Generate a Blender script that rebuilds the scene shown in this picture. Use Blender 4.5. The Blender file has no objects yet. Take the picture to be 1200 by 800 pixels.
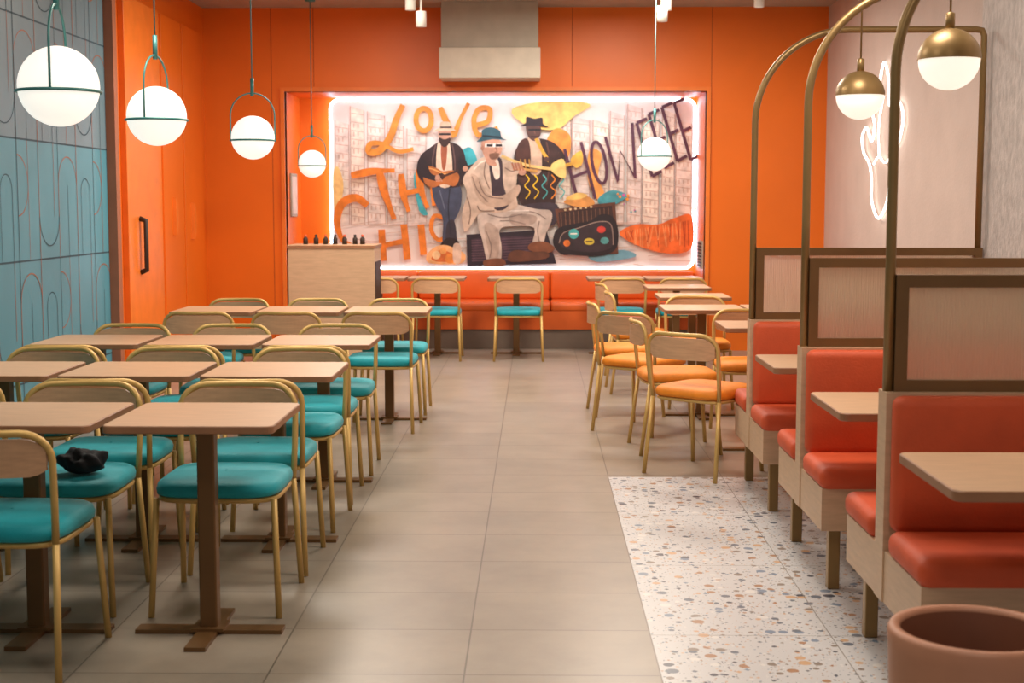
import bpy, bmesh, math, random
from mathutils import Vector, Matrix
from mathutils.geometry import tessellate_polygon
random.seed(7)
scene = bpy.context.scene
COL = scene.collection
try:
    scene.view_settings.view_transform = 'Standard'
    scene.view_settings.look = 'None'
except Exception:
    pass

# ------------------------------------------------------------------ materials
def C(r, g, b, a=1.0):
    def f(c):
        c /= 255.0
        return c / 12.92 if c <= 0.04045 else ((c + 0.055) / 1.055) ** 2.4
    return (f(r), f(g), f(b), a)

def base_mat(name):
    m = bpy.data.materials.new(name); m.use_nodes = True
    return m, m.node_tree, m.node_tree.nodes["Principled BSDF"]

def mat(name, col, rough=0.5, metal=0.0, var=0.08, scale=6.0, bump=0.0, bscale=60.0, coat=0.0, sheen=0.0,
        emit=None, estr=0.0, stretch=(1, 1, 1)):
    m, nt, p = base_mat(name)
    tc = nt.nodes.new("ShaderNodeTexCoord")
    mp = nt.nodes.new("ShaderNodeMapping"); mp.inputs["Scale"].default_value = stretch
    nt.links.new(tc.outputs["Object"], mp.inputs["Vector"])
    n = nt.nodes.new("ShaderNodeTexNoise"); n.inputs["Scale"].default_value = scale; n.inputs["Detail"].default_value = 5
    nt.links.new(mp.outputs["Vector"], n.inputs["Vector"])
    r = nt.nodes.new("ShaderNodeValToRGB")
    lo = [c * (1 - var) for c in col[:3]] + [1]; hi = [min(1, c * (1 + var)) for c in col[:3]] + [1]
    r.color_ramp.elements[0].color = lo; r.color_ramp.elements[0].position = 0.3
    r.color_ramp.elements[1].color = hi; r.color_ramp.elements[1].position = 0.7
    nt.links.new(n.outputs["Fac"], r.inputs["Fac"])
    nt.links.new(r.outputs["Color"], p.inputs["Base Color"])
    p.inputs["Roughness"].default_value = rough
    p.inputs["Metallic"].default_value = metal
    p.inputs["Coat Weight"].default_value = coat
    p.inputs["Sheen Weight"].default_value = sheen
    if bump > 0:
        n2 = nt.nodes.new("ShaderNodeTexNoise"); n2.inputs["Scale"].default_value = bscale; n2.inputs["Detail"].default_value = 4
        nt.links.new(mp.outputs["Vector"], n2.inputs["Vector"])
        b = nt.nodes.new("ShaderNodeBump"); b.inputs["Strength"].default_value = bump; b.inputs["Distance"].default_value = 0.01
        nt.links.new(n2.outputs["Fac"], b.inputs["Height"]); nt.links.new(b.outputs["Normal"], p.inputs["Normal"])
    if emit:
        p.inputs["Emission Color"].default_value = emit
        p.inputs["Emission Strength"].default_value = estr
    return m

M = {}
M['orange'] = mat('orange_paint', C(234, 114, 20), 0.42, var=0.05, scale=1.5)
M['orange_dark'] = mat('orange_seam', C(184, 80, 14), 0.6)
M['orange_trim'] = mat('orange_trim', C(238, 126, 44), 0.4)
M['ceiling'] = mat('ceiling_paint', C(170, 160, 146), 0.8)
M['pink'] = mat('pale_plaster', C(198, 182, 174), 0.75, var=0.05, scale=3, bump=0.2, bscale=40)
M['concrete'] = mat('textured_wallcovering', C(192, 182, 178), 0.8, var=0.18, scale=28, bump=0.6, bscale=80, stretch=(1, 1, 0.5))
M['blue_hi'] = mat('grey_blue_tile', C(110, 140, 154), 0.4, var=0.06, scale=2)
M['blue'] = mat('teal_blue_tile', C(86, 152, 172), 0.4, var=0.08, scale=2)
M['groove'] = mat('tile_joint', C(52, 80, 94), 0.7)
M['groove2'] = mat('orange_reflection_trim', C(165, 102, 74), 0.5)  # orange reflections painted as lines on the tiles; also the edge trim's own colour
M['wood'] = mat('light_oak_laminate', C(204, 166, 132), 0.42, var=0.09, scale=5, stretch=(1.5, 12, 12))
M['woodedge'] = mat('oak_edge', C(154, 108, 76), 0.5, var=0.1, scale=8)
M['woodback'] = mat('oak_backrest', C(200, 156, 120), 0.42, var=0.1, scale=6, stretch=(1, 8, 14))
M['woodbooth'] = mat('oak_booth', C(200, 166, 134), 0.45, var=0.08, scale=5, stretch=(2, 2, 14))
M['brass'] = mat('satin_gold_metal', C(208, 170, 100), 0.42, metal=0.25, var=0.05)
M['bronze'] = mat('brown_bronze', C(118, 84, 48), 0.42, metal=0.4, var=0.08)
M['arch'] = mat('antique_brass', C(150, 120, 76), 0.38, metal=0.5, var=0.08)
M['frame'] = mat('bronze_frame', C(122, 90, 56), 0.4, metal=0.4, var=0.08)
M['teal'] = mat('teal_upholstery', C(0, 162, 176), 0.6, var=0.07, scale=20, bump=0.15, bscale=200, sheen=0.1)
M['oseat'] = mat('orange_upholstery', C(236, 138, 28), 0.6, var=0.07, scale=20, bump=0.15, bscale=200)
M['rseat'] = mat('rust_upholstery', C(180, 76, 40), 0.6, var=0.07, scale=20)
M['red'] = mat('red_orange_fabric', C(204, 80, 38), 0.62, var=0.08, scale=8, bump=0.15, bscale=120)
M['banq'] = mat('orange_banquette', C(216, 96, 28), 0.5, var=0.06)
M['kick'] = mat('grey_kickboard', C(120, 104, 92), 0.5)
M['tealmetal'] = mat('teal_metal', C(70, 134, 132), 0.4, metal=0.25)
M['cord'] = mat('teal_cord', C(80, 120, 118), 0.5)
M['globe'] = mat('opal_glass_lit', C(240, 236, 228), 0.25, emit=(1, 0.95, 0.86, 1), estr=0.8, var=0.01)
M['globeb'] = mat('opal_glass_warm', C(240, 236, 228), 0.3, emit=(1, 0.9, 0.76, 1), estr=0.85, var=0.01)
M['neon'] = mat('neon_tube', C(255, 255, 255), 0.3, emit=(1, 0.93, 0.85, 1), estr=3.5)
M['led'] = mat('led_strip', C(255, 255, 255), 0.3, emit=(0.55, 0.8, 1, 1), estr=11)
M['white'] = mat('white_enamel', C(225, 220, 212), 0.45)
M['duct'] = mat('beige_housing', C(214, 206, 190), 0.6)
M['duct2'] = mat('grey_housing', C(176, 168, 154), 0.6)
M['dark'] = mat('dark_brown', C(50, 34, 26), 0.6)
M['black'] = mat('black_fabric', C(22, 22, 28), 0.8, bump=0.3)
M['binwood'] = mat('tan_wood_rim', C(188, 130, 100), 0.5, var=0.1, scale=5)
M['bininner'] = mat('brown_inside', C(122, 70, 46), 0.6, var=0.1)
M['spot'] = mat('spot_lens', C(255, 250, 240), 0.3, emit=(1, 0.9, 0.75, 1), estr=4)

m, nt, p = base_mat('reeded_glass')
p.inputs["Base Color"].default_value = C(232, 220, 202)
p.inputs["Roughness"].default_value = 0.42
p.inputs["Transmission Weight"].default_value = 0.75
p.inputs["IOR"].default_value = 1.2
M['glass'] = m

def floor_mat():
    m, nt, p = base_mat('floor_tile')
    L = nt.links.new
    tc = nt.nodes.new("ShaderNodeTexCoord")
    mp = nt.nodes.new("ShaderNodeMapping"); mp.inputs["Location"].default_value = (-0.39 + 6.1, -4.76 + 9.4, 0)
    L(tc.outputs["Object"], mp.inputs["Vector"])
    b = nt.nodes.new("ShaderNodeTexBrick")
    b.offset = 0.0; b.squash = 1.0
    b.inputs["Scale"].default_value = 1.0
    b.inputs["Brick Width"].default_value = 0.61
    b.inputs["Row Height"].default_value = 0.47
    b.inputs["Mortar Size"].default_value = 0.003
    b.inputs["Mortar Smooth"].default_value = 0.1
    b.inputs["Color1"].default_value = C(156, 144, 130)
    b.inputs["Color2"].default_value = C(147, 136, 123)
    b.inputs["Mortar"].default_value = C(108, 99, 88)
    L(mp.outputs["Vector"], b.inputs["Vector"])
    n = nt.nodes.new("ShaderNodeTexNoise"); n.inputs["Scale"].default_value = 3; n.inputs["Detail"].default_value = 8
    n.inputs["Roughness"].default_value = 0.65
    L(tc.outputs["Object"], n.inputs["Vector"])
    r = nt.nodes.new("ShaderNodeValToRGB")
    r.color_ramp.elements[0].color = (0.82, 0.82, 0.82, 1); r.color_ramp.elements[0].position = 0.3
    r.color_ramp.elements[1].color = (1.08, 1.07, 1.05, 1); r.color_ramp.elements[1].position = 0.7
    L(n.outputs["Fac"], r.inputs["Fac"])
    mx = nt.nodes.new("ShaderNodeMix"); mx.data_type = 'RGBA'; mx.blend_type = 'MULTIPLY'; mx.inputs[0].default_value = 1
    L(b.outputs["Color"], mx.inputs[6]); L(r.outputs["Color"], mx.inputs[7])
    L(mx.outputs[2], p.inputs["Base Color"])
    p.inputs["Roughness"].default_value = 0.33
    return m
M['tile'] = floor_mat()

def terrazzo():
    m, nt, p = base_mat('terrazzo')
    L = nt.links.new
    tc = nt.nodes.new("ShaderNodeTexCoord")
    rgb = nt.nodes.new("ShaderNodeRGB"); rgb.outputs[0].default_value = C(206, 206, 208)
    cur = rgb.outputs[0]
    for sc, th, seed in ((75, 0.25, 3.0), (36, 0.31, 1.0), (21, 0.31, 2.0)):
        mp = nt.nodes.new("ShaderNodeMapping"); mp.inputs["Location"].default_value = (seed, seed * 2, 0)
        L(tc.outputs["Object"], mp.inputs["Vector"])
        v = nt.nodes.new("ShaderNodeTexVoronoi"); v.inputs["Scale"].default_value = sc
        v.distance = 'MANHATTAN' if sc == 36 else 'EUCLIDEAN'
        L(mp.outputs["Vector"], v.inputs["Vector"])
        sep = nt.nodes.new("ShaderNodeSeparateColor"); L(v.outputs["Color"], sep.inputs[0])
        mul = nt.nodes.new("ShaderNodeMath"); mul.operation = 'MULTIPLY'; mul.inputs[1].default_value = th * 1.5
        L(sep.outputs[0], mul.inputs[0])
        lt = nt.nodes.new("ShaderNodeMath"); lt.operation = 'LESS_THAN'
        L(v.outputs["Distance"], lt.inputs[0]); L(mul.outputs[0], lt.inputs[1])
        ramp = nt.nodes.new("ShaderNodeValToRGB"); ramp.color_ramp.interpolation = 'CONSTANT'
        cols = [C(104, 114, 128), C(172, 130, 98), C(72, 78, 92), C(222, 220, 218), C(140, 128, 118), C(124, 142, 164), C(206, 166, 128)]
        ramp.color_ramp.elements[0].color = cols[0]
        ramp.color_ramp.elements[1].color = cols[1]; ramp.color_ramp.elements[1].position = 1 / 7
        for i in range(2, 7):
            e = ramp.color_ramp.elements.new(i / 7); e.color = cols[i]
        L(sep.outputs[1], ramp.inputs["Fac"])
        mx = nt.nodes.new("ShaderNodeMix"); mx.data_type = 'RGBA'
        L(lt.outputs[0], mx.inputs[0]); L(cur, mx.inputs[6]); L(ramp.outputs["Color"], mx.inputs[7])
        cur = mx.outputs[2]
    mp = nt.nodes.new("ShaderNodeMapping"); mp.inputs["Location"].default_value = (-0.39 + 6.1, -7.53 + 9.4, 0)
    L(tc.outputs["Object"], mp.inputs["Vector"])
    b = nt.nodes.new("ShaderNodeTexBrick"); b.offset = 0
    b.inputs["Scale"].default_value = 1; b.inputs["Brick Width"].default_value = 0.61; b.inputs["Row Height"].default_value = 0.94
    b.inputs["Mortar Size"].default_value = 0.002
    L(mp.outputs["Vector"], b.inputs["Vector"])
    mx = nt.nodes.new("ShaderNodeMix"); mx.data_type = 'RGBA'
    L(b.outputs["Fac"], mx.inputs[0]); L(cur, mx.inputs[6]); mx.inputs[7].default_value = C(140, 134, 128)
    L(mx.outputs[2], p.inputs["Base Color"])
    p.inputs["Roughness"].default_value = 0.33
    return m
M['terrazzo'] = terrazzo()

# ------------------------------------------------------------------ helpers
def mkobj(name, me, parent=None, loc=(0, 0, 0)):
    o = bpy.data.objects.new(name, me); COL.objects.link(o)
    o.location = loc
    if parent: o.parent = parent
    return o

def thing(name, label, cat, loc=(0, 0, 0), rot=0.0, group=None):
    o = bpy.data.objects.new(name, None); COL.objects.link(o)
    o.empty_display_size = 0.1
    o.location = loc; o.rotation_euler = (0, 0, rot)
    o["label"] = label; o["category"] = cat
    if group: o["group"] = group
    return o

def structure(o):
    o["kind"] = "structure"; return o

class MB:
    def __init__(s): s.v = []; s.f = []; s.m = []
    def face(s, pts, mi=0):
        i = len(s.v); s.v += [tuple(p) for p in pts]; s.f.append(list(range(i, i + len(pts)))); s.m.append(mi)
    def poly(s, pts, mi=0):
        i = len(s.v); s.v += [tuple(p) for p in pts]
        for t in tessellate_polygon([[Vector(p) for p in pts]]):
            s.f.append([i + k for k in t]); s.m.append(mi)
    def box(s, x0, x1, y0, y1, z0, z1, mi=0):
        i = len(s.v)
        s.v += [(x0, y0, z0), (x1, y0, z0), (x1, y1, z0), (x0, y1, z0), (x0, y0, z1), (x1, y0, z1), (x1, y1, z1), (x0, y1, z1)]
        for f in ((0, 3, 2, 1), (4, 5, 6, 7), (0, 1, 5, 4), (1, 2, 6, 5), (2, 3, 7, 6), (3, 0, 4, 7)):
            s.f.append([i + k for k in f]); s.m.append(mi)
    def build(s, name, mats, parent=None, smooth=False):
        me = bpy.data.meshes.new(name); me.from_pydata(s.v, [], s.f)
        for m in mats: me.materials.append(m)
        for p, mi in zip(me.polygons, s.m):
            p.material_index = mi; p.use_smooth = smooth
        me.update()
        return mkobj(name, me, parent)

def rbox(name, x0, x1, y0, y1, z0, z1, bev, mt, parent=None, seg=3, sidemat=None):
    bm = bmesh.new()
    bmesh.ops.create_cube(bm, size=1)
    for v in bm.verts:
        v.co = Vector(((x0 + x1) / 2 + v.co.x * (x1 - x0), (y0 + y1) / 2 + v.co.y * (y1 - y0), (z0 + z1) / 2 + v.co.z * (z1 - z0)))
    if bev > 0:
        bmesh.ops.bevel(bm, geom=bm.edges[:], offset=bev, segments=seg, affect='EDGES', profile=0.5)
    me = bpy.data.meshes.new(name); bm.to_mesh(me); bm.free()
    me.materials.append(mt)
    if sidemat: me.materials.append(sidemat)
    for p in me.polygons:
        p.use_smooth = bev > 0.01
        if sidemat and abs(p.normal.z) < 0.7: p.material_index = 1
    return mkobj(name, me, parent)

def slab(name, x0, x1, y0, y1, z0, z1, r, mt, sidemat, parent):
    bm = bmesh.new(); pts = []
    for cx, cy, a0 in ((x1 - r, y0 + r, -90), (x1 - r, y1 - r, 0), (x0 + r, y1 - r, 90), (x0 + r, y0 + r, 180)):
        for i in range(7):
            a = math.radians(a0 + 15 * i); pts.append((cx + r * math.cos(a), cy + r * math.sin(a)))
    cx, cy = (x0 + x1) / 2, (y0 + y1) / 2
    def rg(ins, z):
        return [bm.verts.new((x - math.copysign(ins, x - cx), y - math.copysign(ins, y - cy), z)) for x, y in pts]
    e = .003
    rs = [rg(e, z0), rg(0, z0 + e), rg(0, z1 - e), rg(e, z1)]
    n = len(pts)
    for k, (a, c) in enumerate(zip(rs[:-1], rs[1:])):
        for i in range(n):
            f = bm.faces.new((a[i], a[(i + 1) % n], c[(i + 1) % n], c[i])); f.material_index = 1
    bm.faces.new(rs[-1]); bm.faces.new(list(reversed(rs[0])))
    me = bpy.data.meshes.new(name); bm.to_mesh(me); bm.free()
    me.materials.append(mt); me.materials.append(sidemat)
    return mkobj(name, me, parent)

def tube(name, pts, r, mt, parent=None, seg=10, closed=False, flat=1.0):
    pts = [Vector(p) for p in pts]
    n = len(pts); V = []; F = []
    def tang(i):
        if closed: return (pts[(i + 1) % n] - pts[i - 1]).normalized()
        if i == 0: return (pts[1] - pts[0]).normalized()
        if i == n - 1: return (pts[-1] - pts[-2]).normalized()
        return ((pts[i + 1] - pts[i]).normalized() + (pts[i] - pts[i - 1]).normalized()).normalized()
    t = tang(0)
    up = Vector((0, 0, 1)) if abs(t.z) < 0.9 else Vector((0, 1, 0))
    nrm = t.cross(up).normalized()
    for i in range(n):
        t = tang(i)
        nrm = (nrm - t * nrm.dot(t)).normalized()
        bn = t.cross(nrm)
        for k in range(seg):
            a = 2 * math.pi * k / seg
            V.append(tuple(pts[i] + nrm * math.cos(a) * r + bn * math.sin(a) * r * flat))
    m = n if closed else n - 1
    for i in range(m):
        j = (i + 1) % n
        for k in range(seg):
            F.append((i * seg + k, i * seg + (k + 1) % seg, j * seg + (k + 1) % seg, j * seg + k))
    if not closed:
        F.append(tuple(range(seg - 1, -1, -1))); F.append(tuple((n - 1) * seg + k for k in range(seg)))
    me = bpy.data.meshes.new(name); me.from_pydata(V, [], F); me.materials.append(mt)
    for p in me.polygons: p.use_smooth = len(p.vertices) == 4
    me.update()
    return mkobj(name, me, parent)

def lathe(name, prof, mt, parent=None, seg=32, c=(0, 0), mats=None, matfn=None):
    V = []; F = []
    n = len(prof)
    for (r, z) in prof:
        for k in range(seg):
            a = 2 * math.pi * k / seg
            V.append((c[0] + max(r, 1e-4) * math.cos(a), c[1] + max(r, 1e-4) * math.sin(a), z))
    for i in range(n - 1):
        for k in range(seg):
            F.append((i * seg + k, i * seg + (k + 1) % seg, (i + 1) * seg + (k + 1) % seg, (i + 1) * seg + k))
    me = bpy.data.meshes.new(name); me.from_pydata(V, [], F)
    for m_ in (mats or [mt]): me.materials.append(m_)
    for idx, p in enumerate(me.polygons):
        p.use_smooth = True
        if matfn: p.material_index = matfn(idx // seg)
    me.update()
    return mkobj(name, me, parent)

def clone(src, loc, rot=0.0, label=None):
    new = src.copy(); COL.objects.link(new)
    new.location = loc; new.rotation_euler = (0, 0, rot)
    if label: new["label"] = label
    def rec(a, b):
        for ch in a.children:
            c2 = ch.copy(); COL.objects.link(c2); c2.parent = b
            rec(ch, c2)
    rec(src, new)
    return new

def catmull(pts, n=5, closed=True):
    out = []; N = len(pts)
    rng = range(N) if closed else range(N - 1)
    for i in rng:
        if closed:
            p0, p1, p2, p3 = pts[i - 1], pts[i], pts[(i + 1) % N], pts[(i + 2) % N]
        else:
            p0 = pts[max(i - 1, 0)]; p1 = pts[i]; p2 = pts[i + 1]; p3 = pts[min(i + 2, N - 1)]
        for k in range(n):
            t = k / n
            out.append(tuple(0.5 * ((2 * b) + (-a + c) * t + (2 * a - 5 * b + 4 * c - d) * t * t + (-a + 3 * b - 3 * c + d) * t ** 3)
                             for a, b, c, d in zip(p0, p1, p2, p3)))
    if not closed: out.append(tuple(pts[-1]))
    return out

def ribbon2(pts, w, taper=False):
    n = len(pts); L_ = []; R_ = []
    for i in range(n):
        a = pts[max(i - 1, 0)]; c = pts[min(i + 1, n - 1)]
        dx, dy = c[0] - a[0], c[1] - a[1]; l = math.hypot(dx, dy) or 1
        ww = w / 2
        if taper:
            t = i / (n - 1); ww *= (.62 + .5 * math.sin(math.pi * min(1, t * 1.15 + .12)))
        L_.append((pts[i][0] - dy / l * ww, pts[i][1] + dx / l * ww)); R_.append((pts[i][0] + dy / l * ww, pts[i][1] - dx / l * ww))
    return [[L_[i], L_[i + 1], R_[i + 1], R_[i]] for i in range(n - 1)]

# ------------------------------------------------------------------ room shell
XL, XR, YB, ZC = -3.29, 2.86, 14.2, 3.38
b = MB()
b.face([(-3.45, -2, 0), (0.39, -2, 0), (0.39, 15.3, 0), (-3.45, 15.3, 0)], 0)
b.face([(0.39, 7.53, 0), (3.0, 7.53, 0), (3.0, 15.3, 0), (0.39, 15.3, 0)], 0)
b.face([(0.39, -2, 0), (3.0, -2, 0), (3.0, 7.53, 0), (0.39, 7.53, 0)], 1)
structure(b.build("floor", [M['tile'], M['terrazzo']]))
b = MB(); b.box(-3.45, 3.0, -2, 15.3, ZC, ZC + 0.1)
structure(b.build("ceiling", [M['ceiling']]))

b = MB()
b.box(XL - 0.1, XL, -2, 10.97, 0, 1.87, 0)
b.box(XL - 0.1, XL, -2, 10.97, 1.87, ZC, 1)
wlay = [0]
def wl(pts, w, mi):
    wlay[0] = (wlay[0] + 1) % 20
    for q in ribbon2(pts, w):
        b.face([(XL + 0.001 + wlay[0] * .0001, y, z) for (y, z) in q], mi)
for z in (0.31, 1.09, 1.87, 2.65): wl([(-2, z), (10.97, z)], 0.012, 2)
y = 10.97 - 0.39; k = 0
while y > 1:
    wl([(y, 0), (y, ZC)], 0.008, 3 if k % 2 else 2)
    for r_, z0 in enumerate((0.31, 1.09, 1.87, 2.65)):
        kind = (k + r_ * 2) % 4
        cy = y + 0.195
        if kind == 0:
            wl([(cy - .195, z0)] + [(cy - 0.195 * math.cos(a), z0 + 0.5 + 0.195 * math.sin(a)) for a in [math.pi * i / 14 for i in range(15)]], 0.008, 3)
            wl([(cy, z0), (cy, z0 + 0.5)], 0.006, 2)
        elif kind == 1:
            wl([(cy + 0.195 * math.cos(a), z0 + 0.28 - 0.195 * math.sin(a)) for a in [math.pi * i / 14 for i in range(15)]], 0.008, 2)
            wl([(cy + .1, z0 + .28), (cy + .1, z0 + .78)], .006, 3)
        elif kind == 2:
            wl([(cy, z0), (cy, z0 + 0.78)], 0.006, 3)
            wl([(y + 0.195 * math.sin(a), z0 + 0.485 + 0.195 * math.cos(a)) for a in [math.pi * i / 14 for i in range(15)]], 0.008, 3)
        else:
            wl([(cy - .1, z0)] + [(cy - 0.1 * math.cos(a), z0 + 0.45 + 0.1 * math.sin(a)) for a in [math.pi * i / 14 for i in range(15)]] + [(cy + .1, z0)], 0.006, 2)
    y -= 0.39; k += 1
structure(b.build("wall_left", [M['blue'], M['blue_hi'], M['groove'], M['groove2']]))
b = MB()
b.box(XL - 0.1, XL, 10.97, YB, 0, ZC, 0)
structure(b.build("wall_left", [M['orange']]))
b = MB(); b.box(XL, XL + 0.07, 10.93, 11.03, 0, ZC, 0)
structure(b.build("trim_1", [M['groove2']]))
d = rbox("door_1", XL, XL + 0.05, 11.3, 12.35, 0.02, 3.1, 0.004, M['orange_trim']); structure(d)
tube("handle", [(XL + 0.05, 11.62, 0.9), (XL + 0.1, 11.62, 0.92), (XL + 0.1, 11.62, 1.32), (XL + 0.05, 11.62, 1.34)], 0.022, M['dark'], d)
d2 = rbox("door_2", XL, XL + 0.04, 12.45, 13.15, 0.02, 3.1, 0.004, M['orange']); structure(d2)
d3 = rbox("door_3", XL, XL + 0.04, 13.2, 13.95, 0.02, 3.1, 0.004, M['orange']); structure(d3)
def halfdisc(par, yc, zc, sgn):
    b = MB(); n = 14; r = 0.17; x = XL + 0.04
    pts = [(x + 0.035, yc + sgn * r * 0.55 * math.sin(math.pi * i / n), zc + r * math.cos(math.pi * i / n)) for i in range(n + 1)]
    b.poly(pts)
    for a, c in zip(pts, pts[1:] + pts[:1]):
        b.face([a, c, (x, c[1], c[2]), (x, a[1], a[2])])
    b.build("handle", [M['orange_trim']], par)
halfdisc(d2, 12.72, 1.35, 1); halfdisc(d3, 13.4, 1.3, 1)

OX0, OX1, OZ = -2.49, 1.68, 2.565
b = MB()
b.box(-3.4, OX0, YB, YB + 0.1, 0, ZC); b.box(OX1, 2.96, YB, YB + 0.1, 0, ZC); b.box(OX0, OX1, YB, YB + 0.1, OZ, ZC)
for x, z0 in ((-2.62, 0), (1.72, 0), (-2.2, OZ + .05), (.35, OZ + .05)):
    b.face([(x, YB - .002, z0), (x + .008, YB - .002, z0), (x + .008, YB - .002, ZC), (x, YB - .002, ZC)], 1)
structure(b.build("wall_back", [M['orange'], M['orange_dark']]))
for bx in ((OX0 - .1, OX0, YB + .1, 15.2, 0, OZ + .1), (OX1, OX1 + .1, YB + .1, 15.2, 0, OZ + .1), (OX0, OX1, 15.1, 15.2, 0, OZ + .1), (OX0, OX1, YB + .1, 15.1, OZ, OZ + .1)):
    b = MB(); b.box(*bx); structure(b.build("wall_alcove", [M['orange']]))
b = MB()
b.box(OX0 - .04, OX0, YB - .025, YB + .1, 0, OZ + .04); b.box(OX1, OX1 + .04, YB - .025, YB + .1, 0, OZ + .04); b.box(OX0, OX1, YB - .025, YB + .1, OZ, OZ + .04)
structure(b.build("trim_2", [M['orange_trim']]))
b = MB(); b.box(XR, XR + .1, 7.2, YB, 0, ZC); structure(b.build("wall_right", [M['pink']]))
b = MB(); b.box(2.21, 2.96, -2, 7.2, 0, ZC); structure(b.build("wall_right", [M['concrete']]))

# ------------------------------------------------------------------ dining chair
def make_chair(seatmat, label, loc, rot, group):
    ch = thing("dining_chair", label, "chair", loc, rot, group)
    bm = bmesh.new(); n = 40
    def ring(sc, z):
        vs = []
        for i in range(n):
            a = 2 * math.pi * i / n
            ca, sa = math.cos(a), math.sin(a)
            x = math.copysign(abs(ca) ** 0.42, ca) * 0.225 * sc; y = math.copysign(abs(sa) ** 0.42, sa) * 0.225 * sc
            vs.append(bm.verts.new((x, y, z)))
        return vs
    rs = [ring(.93, .425), ring(.99, .432), ring(1.0, .45), ring(.975, .468), ring(.9, .479), ring(.6, .486), ring(.02, .487)]
    for a, c in zip(rs[:-1], rs[1:]):
        for i in range(n): bm.faces.new((a[i], a[(i + 1) % n], c[(i + 1) % n], c[i]))
    bm.faces.new(list(reversed(rs[0])))
    me = bpy.data.meshes.new("seat"); bm.to_mesh(me); bm.free(); me.materials.append(seatmat)
    for p in me.polygons: p.use_smooth = True
    mkobj("seat", me, ch)
    pts = []
    for i in range(28):
        a = 2 * math.pi * i / 28; ca, sa = math.cos(a), math.sin(a)
        pts.append((math.copysign(abs(ca) ** 0.42, ca) * 0.212, math.copysign(abs(sa) ** 0.42, sa) * 0.205, 0.415))
    tube("seat_frame", pts, 0.010, M['brass'], ch, 8, closed=True)
    for sx in (-1, 1):
        tube("leg", [(sx * .208, .185, .42), (sx * .226, .222, 0)], 0.0115, M['brass'], ch, 10)
        tube("leg", [(sx * .212, -.195, .42), (sx * .228, -.25, 0)], 0.0115, M['brass'], ch, 10)
    path = [(-.212, -.195, .42), (-.217, -.21, .55), (-.219, -.222, .68)]
    R = 0.09
    for i in range(1, 7):
        a = math.pi / 2 * i / 6
        x = -.219 + R * (1 - math.cos(a)); z = .68 + R * math.sin(a)
        path.append((x, -.222 - .055 * (1 - (x / .219) ** 2), z))
    for x in (-.06, 0, .06):
        path.append((x, -.222 - .055 * (1 - (x / .219) ** 2), .77))
    path += [(-p[0], p[1], p[2]) for p in reversed(path[:-3])]
    tube("back_frame", path, 0.0115, M['brass'], ch, 10)
    bm = bmesh.new(); N = 18; cols = []
    for i in range(N + 1):
        u = -1 + 2 * i / N; x = .204 * u
        yb = -.222 - .055 * (1 - (x / .219) ** 2)
        e = max(0, abs(u) - .7) / .3
        hz = .058 * (1 - .45 * e * e); zc = .695 - .008 * e
        cols.append([bm.verts.new((x, yb + .012, zc - hz)), bm.verts.new((x, yb + .012, zc + hz)), bm.verts.new((x, yb - .004, zc + hz)), bm.verts.new((x, yb - .004, zc - hz))])
    for a, c in zip(cols[:-1], cols[1:]):
        for k in range(4): bm.faces.new((a[k], a[(k + 1) % 4], c[(k + 1) % 4], c[k]))
    bm.faces.new(cols[0]); bm.faces.new(list(reversed(cols[-1])))
    bmesh.ops.recalc_face_normals(bm, faces=bm.faces[:])
    me = bpy.data.meshes.new("backrest"); bm.to_mesh(me); bm.free(); me.materials.append(M['woodback'])
    mkobj("backrest", me, ch)
    return ch

def make_table(label, loc, group, w=.55, d=.55):
    t = thing("dining_table", label, "table", loc, 0, group)
    slab("table_top", -w / 2, w / 2, -d / 2, d / 2, .724, .75, .03, M['wood'], M['woodedge'], t)
    rbox("pole", -.03, .03, -.03, .03, .014, .722, .006, M['bronze'], t, 2)
    b = MB(); b.box(-.25, .25, -.035, .035, 0, .014); b.box(-.035, .035, -.23, .23, .0005, .0145); b.box(-.055, .055, -.055, .055, .0142, .024)
    b.build("base", [M['bronze']], t)
    return t

G1 = "dining chairs with teal seats"; GT = "small square dining tables"
TLAB = "square light oak table on a bronze pedestal with cross base"
CLAB = "gold tube dining chair with teal seat tucked at a table"
teal_src = make_chair(M['teal'], "gold tube dining chair with teal seat beside a bronze pedestal", (-1.13, 5.11, 0), math.pi, G1)
tab_src = make_table(TLAB, (-1.11, 4.73, 0), GT)
cols_x = (-1.11, -1.70, -2.29)
rows = [4.73, 6.05, 7.38]
for ri, ry in enumerate(rows):
    for ci, cx in enumerate(cols_x):
        if not (ri == 0 and ci == 0): clone(tab_src, (cx, ry, 0))
        jx = random.uniform(-.015, .015)
        if not (ri == 0 and ci == 0): clone(teal_src, (cx - .01 + jx, ry + .38, 0), math.pi + random.uniform(-.03, .03), CLAB)
        if ri == 0 and ci == 0: continue
        clone(teal_src, (cx + .04 + jx if ri == 0 else cx - .02 + jx, ry - .34 if ri else 4.44, 0), random.uniform(-.03, .03), CLAB)
for cx in (-.99, -1.57, -2.14):
    clone(tab_src, (cx, 9.55, 0))
    clone(teal_src, (cx - .01, 9.2, 0), random.uniform(-.05, .05), CLAB)
    clone(teal_src, (cx, 9.97, 0), math.pi, CLAB)
for cx in (-1.53, -.96, -.19, .77, 1.33):
    clone(tab_src, (cx, 13.87, 0), 0, "square light oak table standing against the orange banquette")
    clone(teal_src, (cx + .03, 13.4, 0), 0, "gold tube chair with teal seat facing the orange banquette")
G2 = "dining chairs with orange seats"
for p in ((1.36, 8.38), (1.14, 9.78), (1.71, 9.78), (1.22, 11.1), (1.22, 12.35)):
    clone(tab_src, (p[0], p[1], 0), 0, "square light oak table with orange-seated chairs around it")
OL = "gold tube dining chair with orange seat and curved wooden back"
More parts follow.
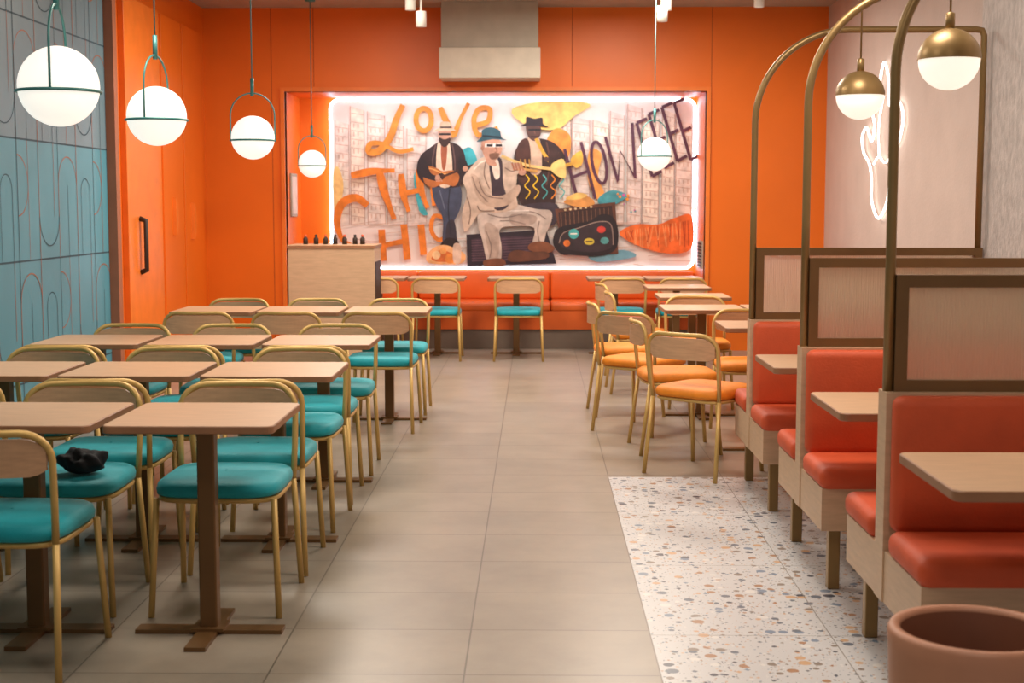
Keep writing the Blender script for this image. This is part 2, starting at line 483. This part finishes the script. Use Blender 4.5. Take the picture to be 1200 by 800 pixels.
os_ = make_chair(M['oseat'], "gold tube chair with orange seat, turned at an angle", (.925, 7.69, 0), -math.radians(40), G2)
for x, y, a in ((.84, 8.42, -85), (.70, 9.15, -38), (.64, 9.9, -85), (1.18, 10.3, 180), (1.36, 8.95, 178), (.82, 11.1, -88)):
    clone(os_, (x, y, 0), math.radians(a), OL)
make_chair(M['rseat'], "gold tube dining chair with rust red seat", (.80, 12.35, 0), -math.radians(80), G2)

# ------------------------------------------------------------------ booths
def make_booth(loc):
    t = thing("booth_bench", "double-sided red-orange upholstered booth bench with glass divider and brass arch", "booth", loc, 0, "booth benches")
    W = 1.14
    b = MB()
    b.box(-.0, W, -.05, .05, .24, .885)
    b.box(0.005, W, -.47, -.05, .24, .40); b.box(.005, W, .05, .47, .24, .40)
    b.build("base", [M['woodbooth']], t)
    for s in (-1, 1):
        y0, y1 = sorted((s * .11, s * .49))
        rbox("seat", -.005, W, y0, y1, .395, .48, .034, M['red'], t, 5)
        y0, y1 = sorted((s * .045, s * .12))
        rbox("backrest", .012, W, y0, y1, .465, .88, .03, M['red'], t, 4)
        for x in (.07, 1.02):
            rbox("leg", x - .022, x + .022, s * .38 - .022, s * .38 + .022, 0, .245, .003, M['arch'], t, 1)
    b = MB(); B = .038; z0, z1 = .885, 1.24
    b.box(.03, W, -.02, .02, z0, z0 + .035); b.box(.03, W, -.02, .02, z1 - B, z1)
    b.box(.03, .03 + B, -.02, .02, z0 + .035, z1 - B); b.box(W - B, W, -.02, .02, z0 + .035, z1 - B)
    fr = b.build("divider_frame", [M['frame']], t)
    b = MB(); n = 110; xa, xb = .03 + B, W - B
    for i in range(n):
        x0 = xa + (xb - xa) * i / n; x1 = xa + (xb - xa) * (i + 1) / n; xm = (x0 + x1) / 2
        for (p, q, ya, yb_) in ((x0, xm, 0.004, .0052), (xm, x1, .0052, .004)):
            b.face([(p, -ya, z0 + .035), (q, -yb_, z0 + .035), (q, -yb_, z1 - B), (p, -ya, z1 - B)])
            b.face([(p, ya, z0 + .035), (p, ya, z1 - B), (q, yb_, z1 - B), (q, yb_, z0 + .035)])
    b.build("glass_panel", [M['glass']], fr)
    R = .45; zt = 2.30; x0 = .015
    pts = [(x0, 0, .885), (x0, 0, 1.4), (x0, 0, zt - R)]
    for i in range(1, 17):
        a = math.pi / 2 * i / 16
        pts.append((x0 + R * (1 - math.cos(a)), 0, zt - R + R * math.sin(a)))
    pts += [(W - .06, 0, zt), (W - .03, 0, zt - .005), (W - .02, 0, zt - .03), (W - .02, 0, 1.24)]
    tube("arch", pts, .016, M['arch'], t, 12)
    return t
bs = make_booth((1.06, 4.33, 0))
for y in (5.70, 7.07): clone(bs, (1.06, y, 0))
def booth_table(loc):
    t = thing("booth_table", "rectangular light oak booth table between red benches", "table", loc, 0, "booth tables")
    slab("table_top", 0, 1.17, -.28, .28, .722, .75, .03, M['wood'], M['woodedge'], t)
    rbox("pole", .72, .78, -.03, .03, .014, .72, .006, M['bronze'], t, 2)
    b = MB(); b.box(.5, 1.0, -.035, .035, 0, .014); b.box(.715, .785, -.16, .16, 0.0005, .0145)
    b.build("base", [M['bronze']], t)
    return t
bt = booth_table((1.03, 5.05, 0))
for y in (3.74, 6.4): clone(bt, (1.03, y, 0))

# ------------------------------------------------------------------ pendant lamps
def sphere_prof(r, z, a0=-90, a1=90, n=18):
    return [(r * math.cos(math.radians(a0 + (a1 - a0) * i / n)), z + r * math.sin(math.radians(a0 + (a1 - a0) * i / n))) for i in range(n + 1)]
def ring_lamp(x, y, z, r, rot, label):
    t = thing("pendant_lamp", label, "lamp", (x, y, z), rot, "opal globe pendant lamps with teal rings")
    lathe("lamp_shade", sphere_prof(r, 0, n=24), M['globe'], t, 36)
    R = r * 1.03
    tube("ring", [(R * math.cos(a), R * math.sin(a), -.02) for a in [2 * math.pi * i / 48 for i in range(48)]], .006, M['tealmetal'], t, 8, closed=True, flat=1.0)
    h = r * 1.05
    pts = [(-R * .98, 0, -.02), (-R * .98, 0, h * .5)]
    pts += [(-R * .98 * math.cos(a), 0, h * .95 + R * math.sin(a)) for a in [math.pi * i / 20 for i in range(21)]]
    pts += [(R * .98, 0, h * .5), (R * .98, 0, -.02)]
    tube("hoop", pts, .005, M['tealmetal'], t, 8)
    top = h * .95 + R
    tube("cord", [(0, 0, top), (0, 0, ZC - z)], .0045, M['cord'], t, 8)
    lathe("stem", [(.0, top - .02), (.012, top - .02), (.012, top + .1), (.0, top + .1)], M['tealmetal'], t, 12)
    lathe("ceiling_mount", [(0, ZC - z - .03), (.05, ZC - z - .025), (.05, ZC - z)], M['tealmetal'], t, 20)
RL = "opal glass globe pendant in a teal metal hoop"
ring_lamp(-1.80, 5.4, 1.895, .15, 1.69, RL)
ring_lamp(-1.93, 7.28, 1.90, .15, 1.43, RL)
ring_lamp(-1.90, 9.6, 1.90, .145, .15, RL)
ring_lamp(-2.13, 13.6, 1.84, .13, .3, RL + " near the banquette")
ring_lamp(1.03, 12.5, 1.89, .145, .6, RL + " by the mural")
def dome_lamp(x, y, z):
    t = thing("pendant_lamp", "globe pendant with antique brass cap over a booth table", "lamp", (x, y, z), 0, "brass-capped booth pendants")
    r = .108
    lathe("lamp_shade", sphere_prof(r * .965, 0, -90, 20), M['globeb'], t, 36)
    lathe("cap", sphere_prof(r, 0, 0, 90) , M['arch'], t, 36)
    lathe("stem", [(.0, r - .005), (.016, r - .005), (.016, r + .05), (.006, r + .055), (0, r + .055)], M['arch'], t, 14)
    tube("cord", [(0, 0, r + .05), (0, 0, ZC - z)], .004, M['arch'], t, 8)
    lathe("ceiling_mount", [(0, ZC - z - .03), (.05, ZC - z - .025), (.05, ZC - z)], M['arch'], t, 20)
dome_lamp(1.43, 5.02, 1.95); dome_lamp(1.43, 6.38, 1.93)

def track(x, y, zl):
    t = thing("track_light", "small white cylindrical spotlight hanging from the ceiling", "light", (x, y, ZC), 0, "ceiling spotlights")
    lathe("head", [(0, zl - ZC + .13), (.042, zl - ZC + .13), (.045, zl - ZC + .12), (.045, zl - ZC), (.036, zl - ZC), (.036, zl - ZC + .02)], M['white'], t, 20)
    lathe("lens", [(0, zl - ZC + .02), (.036, zl - ZC + .02)], M['spot'], t, 20)
    tube("stem", [(0, 0, zl - ZC + .13), (0, 0, 0)], .01, M['white'], t, 8)
for a in ((-1.07, 12.3, 3.10), (-.98, 12.3, 2.96), (1.07, 12.3, 3.0), (1.15, 12.8, 3.16), (1.98, 12.9, 3.2)): track(*a)

t = thing("air_duct_housing", "boxy beige air vent housing fixed above the alcove opening", "vent", (-.44, 13.98, 2.66))
rbox("lower_box", -.49, .48, -.2, .215, 0, .29, .006, M['duct'], t, 1)
rbox("upper_box", -.47, .46, -.18, .215, .29, ZC - 2.66, .004, M['duct2'], t, 1)

# ------------------------------------------------------------------ banquette
t = thing("banquette", "long orange upholstered banquette built along the alcove", "bench", (0, 14.7, 0))
x0, x1 = OX0 + .01, OX1 - .01
b = MB(); b.box(x0, x1, -.36, .39, 0, .2); b.build("kickboard", [M['kick']], t)
b = MB(); b.box(x0, x1, -.385, .39, .2, .385); b.build("base", [M['banq']], t)
xs = [x0, -1.24, .15, x1]
for a, c in zip(xs[:-1], xs[1:]):
    rbox("seat", a + .004, c - .004, -.395, .28, .38, .465, .025, M['banq'], t, 3)
    rbox("backrest", a + .004, c - .004, .24, .39, .46, .758, .03, M['banq'], t, 3)

t = thing("service_cabinet", "light oak service station cabinet with dark open side", "cabinet", (-1.8, 12.75, 0))
b = MB(); b.box(-.38, .38, -.25, .25, 0, 1.07)
b.build("body", [M['woodbooth']], t)
rbox("worktop", -.39, .39, -.26, .26, 1.07, 1.10, .004, M['wood'], t, 1, M['woodedge'])
b = MB(); b.box(.38, .386, -.2, .2, .55, .95); b.build("side_opening_shade", [M['dark']], t)  # flat dark sheet stands in for the shade inside the open side
for i, xx in enumerate((-.26, -.17, -.08, .0, .09, .18, .25)):
    bt_ = thing("bottle", "small dark sauce bottle on the service cabinet", "bottle", (-1.8 + xx, 12.72 + .03 * (i % 2), 1.10), 0, "sauce bottles")
    lathe("body", [(0, 0), (.022, 0), (.022, .05), (.01, .065), (.01, .07)], M['dark'], bt_, 14)
    lathe("cap", [(.012, .068), (.012, .085), (0, .087)], M['black'] if i % 2 else M['red'], bt_, 12)
t = thing("wall_frame", "small framed white notice on the orange alcove side", "frame", (OX0, 14.6, 1.55))
rbox("frame", 0, .02, -.17, .17, -.22, .22, .004, M['duct2'], t, 1)
rbox("sheet", .018, .023, -.14, .14, -.19, .19, 0, M['white'], t, 1)
t = thing("vent_grille", "small grey louvred vent on the alcove side", "vent", (OX1, 14.5, .95))
b = MB()
b.box(-.015, 0, -.17, .17, -.14, .14)
for i in range(8): b.box(-.024, -.014, -.15, .15, -.12 + i * .032, -.105 + i * .032, 1)
b.build("louvre", [M['duct2'], M['dark']], t)

# ------------------------------------------------------------------ neon sign on right wall
t = thing("neon_sign", "white neon tube outline sign on the pale wall", "sign", (XR, 11.7, 1.34))
def npx(pts):
    out = []
    for x, y in pts:
        Y = XR * 1667 / (x - 628) - 11.7
        Z = (252 - y) / 190 * 1.3
        out.append((-.035, Y, Z))
    return out
o1 = [(1031, 252), (1023, 232), (1022, 205), (1019, 185), (1012, 170), (1010, 150), (1015, 140), (1021, 158), (1024, 140), (1021, 118), (1027, 100), (1033, 68), (1039, 88), (1041, 120), (1050, 116), (1057, 135), (1054, 160), (1046, 178), (1044, 205), (1040, 235)]
tube("outline_tube", catmull(npx(o1), 6), .010, M['neon'], t, 8, closed=True)
tube("inner_tube", catmull(npx([(1024, 186), (1030, 178), (1037, 186), (1045, 180)]), 6, False), .008, M['neon'], t, 8)
tube("inner_tube", catmull(npx([(1030, 175), (1029, 140), (1034, 105)]), 6, False), .008, M['neon'], t, 8)

t = thing("round_bin", "round tan wooden tub with thick rim and brown inside", "bin", (.955, 3.02, 0))
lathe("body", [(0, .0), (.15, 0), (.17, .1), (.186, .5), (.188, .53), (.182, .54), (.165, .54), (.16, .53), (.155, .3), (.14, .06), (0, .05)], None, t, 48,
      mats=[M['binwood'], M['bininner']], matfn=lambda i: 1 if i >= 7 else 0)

# crumpled dark bag lying on one chair seat
bm = bmesh.new(); bmesh.ops.create_icosphere(bm, subdivisions=4, radius=1)
rr = random.Random(5)
for v in bm.verts:
    x, y, z = v.co
    k = 1 + .16 * math.sin(5 * x + 2 * y) * math.cos(4 * z + 3 * y) + .06 * math.sin(11 * x - 7 * y)
    v.co = (x * .085 * k, y * .07 * k, max(0, (z * .5 + .5) * .085 * k))
me = bpy.data.meshes.new("soft_bag"); bm.to_mesh(me); bm.free(); me.materials.append(M['black'])
for p in me.polygons: p.use_smooth = True
o = mkobj("soft_bag", me, None, (-1.63, 5.03, .488))
o["label"] = "small crumpled black bag lying on a teal chair seat"; o["category"] = "bag"

# ------------------------------------------------------------------ mural
t = thing("mural", "backlit mural of three street musicians with painted lettering", "mural", (0, 15.1, 0))
SX, SZ = .00901, .00892
def AX(x): return (x - 628) * SX
def AZ(y): return 2.55 - (y - 116) * SZ
PAL = {}
art_mats = []
def pm(r, g, b_):
    k = (r, g, b_)
    if k not in PAL:
        PAL[k] = len(art_mats); art_mats.append(mat('mural_ink_%d_%d_%d' % k, C(r, g, b_), .6, var=.25, scale=11))
    return PAL[k]
art = MB(); depth = [.0752]
def P(pts, col, smooth=True, n=4):
    depth[0] += .00010
    q = catmull(pts, n) if smooth else pts
    art.poly([(AX(x), -depth[0], AZ(y)) for x, y in q], pm(*col))
def S(pts, w, col, smooth=True, taper=False):
    q = catmull(pts, 5, False) if smooth and len(pts) > 2 else pts
    depth[0] += .00008
    for quad in ribbon2(q, w, taper):
        depth[0] += .000015
        art.face([(AX(x), -depth[0], AZ(y)) for x, y in quad], pm(*col))
def Cc(x, y, r, col, ry=None, n=16):
    ry = ry or r
    P([(x + r * math.cos(2 * math.pi * i / n), y + ry * math.sin(2 * math.pi * i / n)) for i in range(n)], col, False)
def rrect(x0, x1, y0, y1, r):
    pts = []
    for cx, cy, a0 in ((x1 - r, y0 + r, -90), (x1 - r, y1 - r, 0), (x0 + r, y1 - r, 90), (x0 + r, y0 + r, 180)):
        for i in range(7):
            a = math.radians(a0 + 15 * i); pts.append((cx + r * math.cos(a), cy + r * math.sin(a)))
    return pts
outline = rrect(390, 811, 118, 312, 9)
b = MB()
fr_ = [(AX(x), -.075, AZ(y)) for x, y in outline]; bk_ = [(AX(x), -.03, AZ(y)) for x, y in outline]
b.poly(fr_)
for i in range(len(fr_)):
    j = (i + 1) % len(fr_); b.face([fr_[i], fr_[j], bk_[j], bk_[i]])
pan = b.build("panel", [mat('mural_ground', C(232, 225, 220), .6, var=.08, scale=4)], t)
tube("light_strip", [(AX(x), -.075, AZ(y)) for x, y in rrect(388.6, 812.2, 116.6, 313.4, 10)], .013, M['led'], t, 6, closed=True)
rnd = random.Random(3)
for x0, x1, yt in ((394, 410, 140), (412, 428, 124), (432, 452, 130), (455, 474, 142), (478, 500, 150), (650, 668, 128), (670, 690, 136), (694, 712, 140), (714, 730, 130), (734, 750, 122), (752, 770, 134), (774, 788, 128), (790, 808, 140)):
    P([(x0, yt), (x1, yt + 5), (x1, 262), (x0, 264)], rnd.choice([(226, 214, 206), (222, 206, 198), (232, 218, 204)]), False)
    yy = yt + 8
    while yy < 258:
        S([(x0 + 1, yy), (x1 - 1, yy + 2)], .8, (200, 172, 158), False)
        if rnd.random() < .7:
            for xx in (x0 + 4, x0 + 9, x0 + 14):
                if xx < x1 - 2: S([(xx, yy + 2), (xx, yy + 7)], 1.5, (206, 182, 168), False)
        yy += 10
    S([(x0, yt), (x0, 262)], .9, (192, 162, 150), False); S([(x1, yt + 5), (x1, 262)], .9, (192, 162, 150), False)
for i in range(40):
    a = rnd.uniform(392, 790); yy = rnd.uniform(258, 309)
    S([(a, yy), (min(a + rnd.uniform(14, 60), 808), yy + rnd.uniform(-8, 8))], .8, (200, 174, 160), False)
P([(600, 128), (640, 119), (690, 122), (672, 136), (650, 152), (616, 146)], (240, 200, 112))
P([(392, 205), (398, 195), (404, 215), (400, 240), (394, 262)], (246, 200, 130))
P([(725, 272), (745, 262), (770, 262), (790, 254), (809, 252), (809, 290), (780, 296), (745, 286)], (228, 112, 48))
for i in range(26):
    x = 732 + i * 2.9; S([(x, 270 - i * .5), (x + rnd.uniform(-5, 5), 278 + rnd.uniform(0, 12))], 1.1, rnd.choice([(186, 72, 30), (240, 150, 90)]), False)
P([(690, 175), (704, 180), (700, 205), (708, 228), (698, 232), (688, 208)], (236, 160, 80))
P([(540, 180), (552, 172), (560, 190), (548, 200)], (60, 170, 180)); P([(486, 205), (498, 200), (494, 232), (502, 250), (492, 246)], (60, 165, 175))
P([(700, 232), (716, 222), (734, 228), (722, 238), (706, 242)], (70, 150, 160))
for i in range(16):
    Cc(rnd.uniform(700, 745), rnd.uniform(225, 250), rnd.uniform(.8, 2.2), rnd.choice([(60, 150, 160), (180, 90, 150), (236, 150, 50)]))
P([(690, 296), (730, 292), (744, 300), (700, 306)], (110, 165, 185))
P([(640, 165), (652, 150), (668, 160), (664, 186), (646, 184)], (236, 140, 60))
OC = (214, 138, 50)
S([(474, 123), (466, 140), (459, 160), (446, 176), (434, 177), (436, 168), (450, 168), (468, 177), (486, 174)], 7.5, OC, taper=True)
S([(498 + 9 * math.cos(a), 140 + 13 * math.sin(a)) for a in [2 * math.pi * i / 12 for i in range(13)]], 6, OC)
S([(517, 126), (524, 142), (532, 158), (540, 140), (550, 121)], 7, OC, taper=True)
S([(556, 147), (572, 142), (574, 128), (562, 128), (556, 142), (562, 158), (584, 150)], 6, OC)
O2 = (222, 126, 40)
S([(413, 205), (438, 200), (464, 199)], 8, O2, taper=True); S([(446, 200), (452, 225), (463, 256)], 9, O2, taper=True)
S([(471, 203), (474, 228), (480, 247)], 8, O2, taper=True); S([(492, 197), (494, 220), (502, 243)], 8, O2, taper=True); S([(474, 226), (496, 221)], 6, O2)
S([(506, 200), (510, 240)], 6, O2)
S([(432, 240), (418, 231), (402, 238), (396, 258), (402, 280), (416, 288)], 9, O2, taper=True)
S([(448, 268), (450, 305)], 8, O2); S([(474, 262), (478, 303)], 8, O2); S([(449, 287), (477, 281)], 6, O2)
S([(494, 262), (497, 298)], 8, O2)
S([(524, 256), (510, 252), (506, 268), (514, 280), (526, 276)], 5, O2)
PU = (84, 46, 66)
def L(*strokes):
    for s in strokes: S(s, 3.6, PU, False)
L([(661, 174), (678, 240)], [(680, 166), (697, 232)], [(668, 208), (690, 199)])
S([(701 + 8 * math.cos(a) + 4 * math.sin(a), 190 + 24 * math.sin(a)) for a in [2 * math.pi * i / 14 for i in range(15)]], 3.6, PU)
L([(708, 160), (723, 212), (725, 176), (743, 208), (739, 144)])
def EE(x, y, h):
    dx = h * .3
    L([(x, y), (x + dx, y + h)], [(x, y), (x + 12, y - 5)], [(x + dx * .5, y + h * .5), (x + dx * .5 + 10, y + h * .5 - 5)], [(x + dx, y + h), (x + dx + 11, y + h - 6)])
EE(744, 144, 62); EE(758, 134, 62); EE(773, 126, 62); EE(787, 121, 66)
SK1 = (128, 84, 66); SK2 = (190, 142, 118); SK3 = (82, 54, 48)
P([(510, 214), (538, 214), (541, 240), (532, 262), (536, 282), (520, 284), (520, 262), (518, 250), (512, 240), (508, 226)], (62, 70, 92))
P([(524, 262), (533, 258), (535, 284), (524, 292)], (50, 46, 58))
S([(528, 220), (526, 245), (529, 275)], 1.4, (36, 40, 56)); S([(516, 222), (522, 244)], 1.2, (98, 108, 130))
P([(516, 288), (524, 278), (536, 280), (538, 288), (526, 292)], (38, 28, 30))
P([(506, 172), (516, 166), (528, 166), (540, 171), (546, 184), (545, 204), (538, 218), (510, 218), (496, 212), (490, 200), (494, 182)], (48, 34, 38))
P([(514, 168), (528, 168), (530, 214), (514, 214)], (222, 196, 172))
P([(518, 170), (525, 170), (523, 196), (519, 196)], (150, 84, 56))
S([(512, 168), (508, 190), (512, 212)], 1.6, (92, 68, 66)); S([(531, 168), (534, 190), (533, 214)], 1.6, (92, 68, 66))
P([(497, 205), (500, 194), (512, 196), (520, 200), (532, 199), (539, 206), (534, 217), (520, 215), (508, 219), (499, 214)], (178, 104, 52))
S([(499, 206), (503, 197), (512, 199), (521, 203), (532, 202)], 1.4, (226, 164, 96))
Cc(518, 206, 4, (60, 34, 28)); S([(520, 206), (562, 190)], 2.6, (70, 40, 32), False)
P([(492, 186), (500, 188), (506, 202), (514, 206), (512, 211), (500, 208), (490, 202)], (40, 30, 36))
P([(540, 180), (548, 190), (550, 204), (542, 208), (538, 196)], (40, 30, 36))
Cc(514, 207, 3, SK2); Cc(546, 197, 3.2, SK2)
for i in range(4): S([(511 + i * 2, 208), (513 + i * 2, 212)], 1.1, SK2, False)
P([(515, 152), (520, 149), (527, 150), (530, 157), (528, 165), (522, 170), (516, 164)], SK2)
P([(516, 161), (522, 163), (529, 161), (527, 168), (522, 172), (517, 168)], (58, 36, 32))
S([(516, 157), (529, 157)], 2.4, (30, 22, 26), False)
P([(509, 154), (516, 149), (518, 143), (528, 143), (530, 149), (535, 153), (522, 153)], (206, 178, 150)); S([(517, 149), (530, 149)], 2, (60, 40, 40), False)
P([(606, 172), (618, 162), (634, 162), (650, 168), (662, 184), (658, 206), (650, 222), (648, 240), (612, 240), (606, 214), (602, 190)], (52, 34, 34))
P([(618, 162), (632, 162), (634, 200), (620, 200)], (200, 170, 146)); P([(606, 172), (618, 162), (622, 186), (616, 214), (606, 206)], (74, 44, 38))
S([(640, 166), (644, 190), (640, 216)], 1.8, (92, 58, 50)); S([(654, 178), (652, 196)], 1.6, (96, 62, 54))
P([(612, 240), (652, 238), (650, 262), (632, 262), (614, 256)], (60, 50, 60))
P([(616, 147), (622, 143), (630, 144), (634, 152), (632, 160), (626, 165), (619, 160)], SK3)
P([(609, 148), (616, 144), (617, 137), (626, 139), (635, 138), (636, 145), (642, 149), (626, 147)], (42, 30, 36))
S([(619, 152), (633, 152)], 2.4, (20, 16, 20), False); S([(622, 160), (630, 160)], 1.4, (50, 26, 26), False); S([(626, 153), (627, 157)], 1.2, (110, 74, 62), False)
S([(628, 162), (640, 184), (652, 194), (672, 190), (676, 182)], 4, (220, 164, 60)); P([(668, 186), (680, 176), (682, 190), (674, 196)], (226, 172, 70))
P([(646, 172), (658, 184), (660, 198), (650, 200), (642, 190)], (60, 38, 36)); Cc(650, 194, 3.6, SK3); Cc(640, 186, 3, SK3)
for i in range(4): S([(647 + i * 2.4, 193), (649 + i * 2.4, 199)], 1.2, SK3, False)
for i in range(5):
    x = 616 + i * 10
    S([(x, 204), (x + 4, 210), (x - 1, 217), (x + 5, 224), (x, 232)], 1.4, rnd.choice([(240, 190, 40), (80, 170, 170), (236, 140, 50)]))
P([(547, 274), (640, 268), (652, 308), (548, 311)], (40, 32, 44), False)
P([(553, 279), (634, 274), (640, 304), (554, 306)], (62, 46, 60), False)
for i in range(9): S([(553, 281 + i * 3), (636, 277 + i * 3)], .7, (96, 72, 84), False)
P([(650, 244), (720, 236), (724, 296), (660, 298)], (96, 58, 44), False)
P([(654, 248), (716, 240), (719, 262), (656, 268)], (58, 38, 36), False)
for i in range(12): S([(657 + i * 5, 249 - i * .6), (658 + i * 5, 266 - i * .6)], .8, (120, 84, 66), False)
for i in range(6): Cc(662 + i * 6, 245 - i * .7, 1.4, (214, 190, 150))
P([(648, 284), (652, 268), (668, 262), (690, 258), (704, 250), (718, 254), (724, 272), (720, 292), (700, 299), (672, 298), (656, 296)], (34, 28, 34))
P([(655, 284), (660, 272), (678, 266), (700, 259), (715, 262), (718, 286), (700, 294), (668, 292)], (52, 42, 48))
S([(655, 284), (660, 272), (678, 266), (700, 259), (715, 262), (718, 286)], 1.0, (150, 130, 120))
Cc(672, 273, 6, (70, 170, 170)); Cc(690, 282, 6, (210, 190, 70), 4); Cc(704, 268, 5, (190, 60, 50), 4); Cc(664, 284, 4, (220, 120, 50)); Cc(708, 281, 5, (80, 150, 150), 4)
S([(668, 273), (676, 273)], 1.6, (230, 230, 220), False); S([(686, 282), (694, 282)], 1.4, (60, 50, 40), False)
P([(660, 236), (676, 228), (690, 230), (696, 238), (680, 242)], (214, 150, 80)); P([(662, 232), (676, 225), (688, 228), (676, 233)], (240, 196, 110))
P([(566, 240), (600, 238), (628, 244), (645, 246), (646, 258), (640, 272), (636, 284), (624, 286), (626, 266), (602, 264), (586, 268), (588, 288), (586, 306), (572, 306), (566, 282), (560, 258)], (198, 184, 172))
P([(600, 250), (628, 252), (624, 262), (600, 262)], (168, 150, 138)); P([(568, 262), (584, 268), (584, 300), (575, 302)], (178, 160, 146))
for q in ([(572, 250), (590, 254), (612, 250)], [(604, 246), (626, 248), (640, 256)], [(570, 270), (576, 288), (574, 302)], [(632, 258), (630, 270), (632, 282)], [(586, 258), (600, 258), (616, 262)]):
    S(q, 1.3, (134, 118, 110))
S([(566, 244), (590, 246), (620, 246)], 1.5, (232, 222, 212))
P([(568, 304), (588, 302), (592, 310), (570, 312)], (120, 74, 50)); P([(622, 284), (638, 282), (650, 290), (640, 296), (620, 292)], (126, 78, 52))
P([(596, 298), (604, 292), (622, 294), (640, 294), (640, 302), (600, 306)], (96, 60, 44))
P([(552, 196), (562, 186), (574, 182), (590, 184), (602, 192), (606, 206), (604, 224), (606, 242), (586, 248), (564, 248), (552, 264), (545, 270), (542, 250), (548, 226), (543, 210)], (200, 178, 158))
P([(574, 184), (588, 186), (590, 214), (596, 240), (580, 244), (576, 214)], (60, 46, 56))
P([(576, 186), (584, 187), (586, 206), (580, 208)], (226, 210, 192))
P([(552, 204), (562, 208), (572, 226), (590, 228), (606, 216), (610, 222), (598, 238), (576, 242), (560, 230)], (184, 160, 140))
P([(590, 192), (604, 190), (612, 196), (606, 204), (594, 206)], (190, 166, 146))
for q in ([(554, 206), (560, 222), (572, 236)], [(562, 212), (570, 228), (590, 232)], [(548, 230), (552, 246), (550, 262)], [(570, 188), (568, 204), (574, 220)], [(592, 196), (600, 200), (606, 198)], [(560, 240), (564, 246), (580, 246)]):
    S(q, 1.3, (130, 108, 96))
S([(556, 198), (564, 190), (572, 187)], 1.6, (234, 218, 200))
P([(565, 166), (572, 160), (584, 162), (589, 170), (587, 180), (580, 188), (571, 186), (566, 178)], SK2)
P([(570, 184), (580, 188), (582, 194), (572, 192)], SK2)
S([(569, 170), (590, 170)], 4, (240, 232, 220), False); S([(571, 170), (578, 170)], 3, (40, 26, 30), False); S([(581, 170), (589, 170)], 3, (40, 26, 30), False)
S([(581, 172), (583, 177), (580, 178)], 1.2, (140, 96, 76)); Cc(566, 173, 2, (168, 118, 96), 3)
P([(574, 180), (585, 179), (583, 185), (576, 186)], (120, 84, 66))
P([(560, 166), (565, 160), (566, 152), (576, 149), (586, 153), (588, 161), (594, 164), (578, 163)], (44, 84, 96)); S([(566, 159), (588, 161)], 2.4, (24, 40, 50), False)
S([(588, 182), (602, 188), (622, 194), (650, 198)], 3.4, (224, 190, 120)); S([(602, 196), (630, 200)], 3, (200, 150, 80), False)
P([(646, 192), (660, 186), (662, 208), (648, 202)], (236, 200, 120)); Cc(606, 194, 5, SK2, 4); Cc(612, 201, 4.5, SK2, 4)
for i in range(4): S([(600 + i * 3.5, 190), (603 + i * 3.5, 199)], 1.8, (170, 110, 80), False)
for i in range(3): S([(610 + i * 5, 186), (611 + i * 5, 196)], 1.6, (190, 140, 70), False)
P([(500, 300), (508, 290), (520, 286), (534, 290), (546, 298), (540, 308), (506, 308)], (232, 176, 120)); P([(506, 302), (516, 292), (530, 296), (536, 304), (516, 306)], (206, 110, 50))
Cc(512, 298, 5, (240, 200, 150)); Cc(528, 302, 6, (224, 140, 60)); Cc(520, 293, 4, (226, 160, 90))
P([(532, 286), (540, 286), (540, 306), (532, 306)], (214, 190, 170))
art.build("artwork", art_mats, t)

# ------------------------------------------------------------------ lights
def area(name, loc, size, power, col, rot=(0, 0, 0), sy=None):
    l = bpy.data.lights.new(name, 'AREA'); l.energy = power; l.color = col; l.shape = 'RECTANGLE'
    l.size = size; l.size_y = sy or size
    o = bpy.data.objects.new(name, l); COL.objects.link(o); o.location = loc; o.rotation_euler = rot
    return o
warm = (1, .89, .76)
area("ceiling_fill", (-1.4, 3.6, 3.3), .8, 26, warm)  # area lights added under the ceiling to light the room, not actual fittings
area("ceiling_fill", (-1.6, 6.8, 3.3), .8, 56, warm)
area("ceiling_fill", (.4, 9.4, 3.3), .8, 80, warm)
area("ceiling_fill", (-1.4, 11.3, 3.3), .8, 92, warm)
area("ceiling_fill", (.9, 12.2, 3.3), .8, 80, warm)
area("ceiling_fill", (1.0, 5.2, 3.3), .8, 58, warm)
area("ceiling_fill", (.5, 1.5, 3.3), .8, 30, warm)
area("alcove_fill", (-.4, 14.5, 2.54), 3.6, 24, (.92, .95, 1), (math.radians(28), 0, 0), .15)  # added fill so the mural reads well lit, no actual lamp
w = bpy.data.worlds.new("world"); scene.world = w; w.use_nodes = True
w.node_tree.nodes["Background"].inputs[0].default_value = (.85, .82, .8, 1)
w.node_tree.nodes["Background"].inputs[1].default_value = .3

cd = bpy.data.cameras.new("camera"); cd.lens = 50; cd.sensor_width = 36
cam = bpy.data.objects.new("camera", cd); COL.objects.link(cam)
cam.location = (0, 0, 1.45); cam.rotation_euler = (math.radians(90 - 5.48), 0, math.radians(.96))
cd.clip_start = .05
cd.dof.use_dof = True; cd.dof.focus_distance = 7.0; cd.dof.aperture_fstop = 5.0
scene.camera = cam
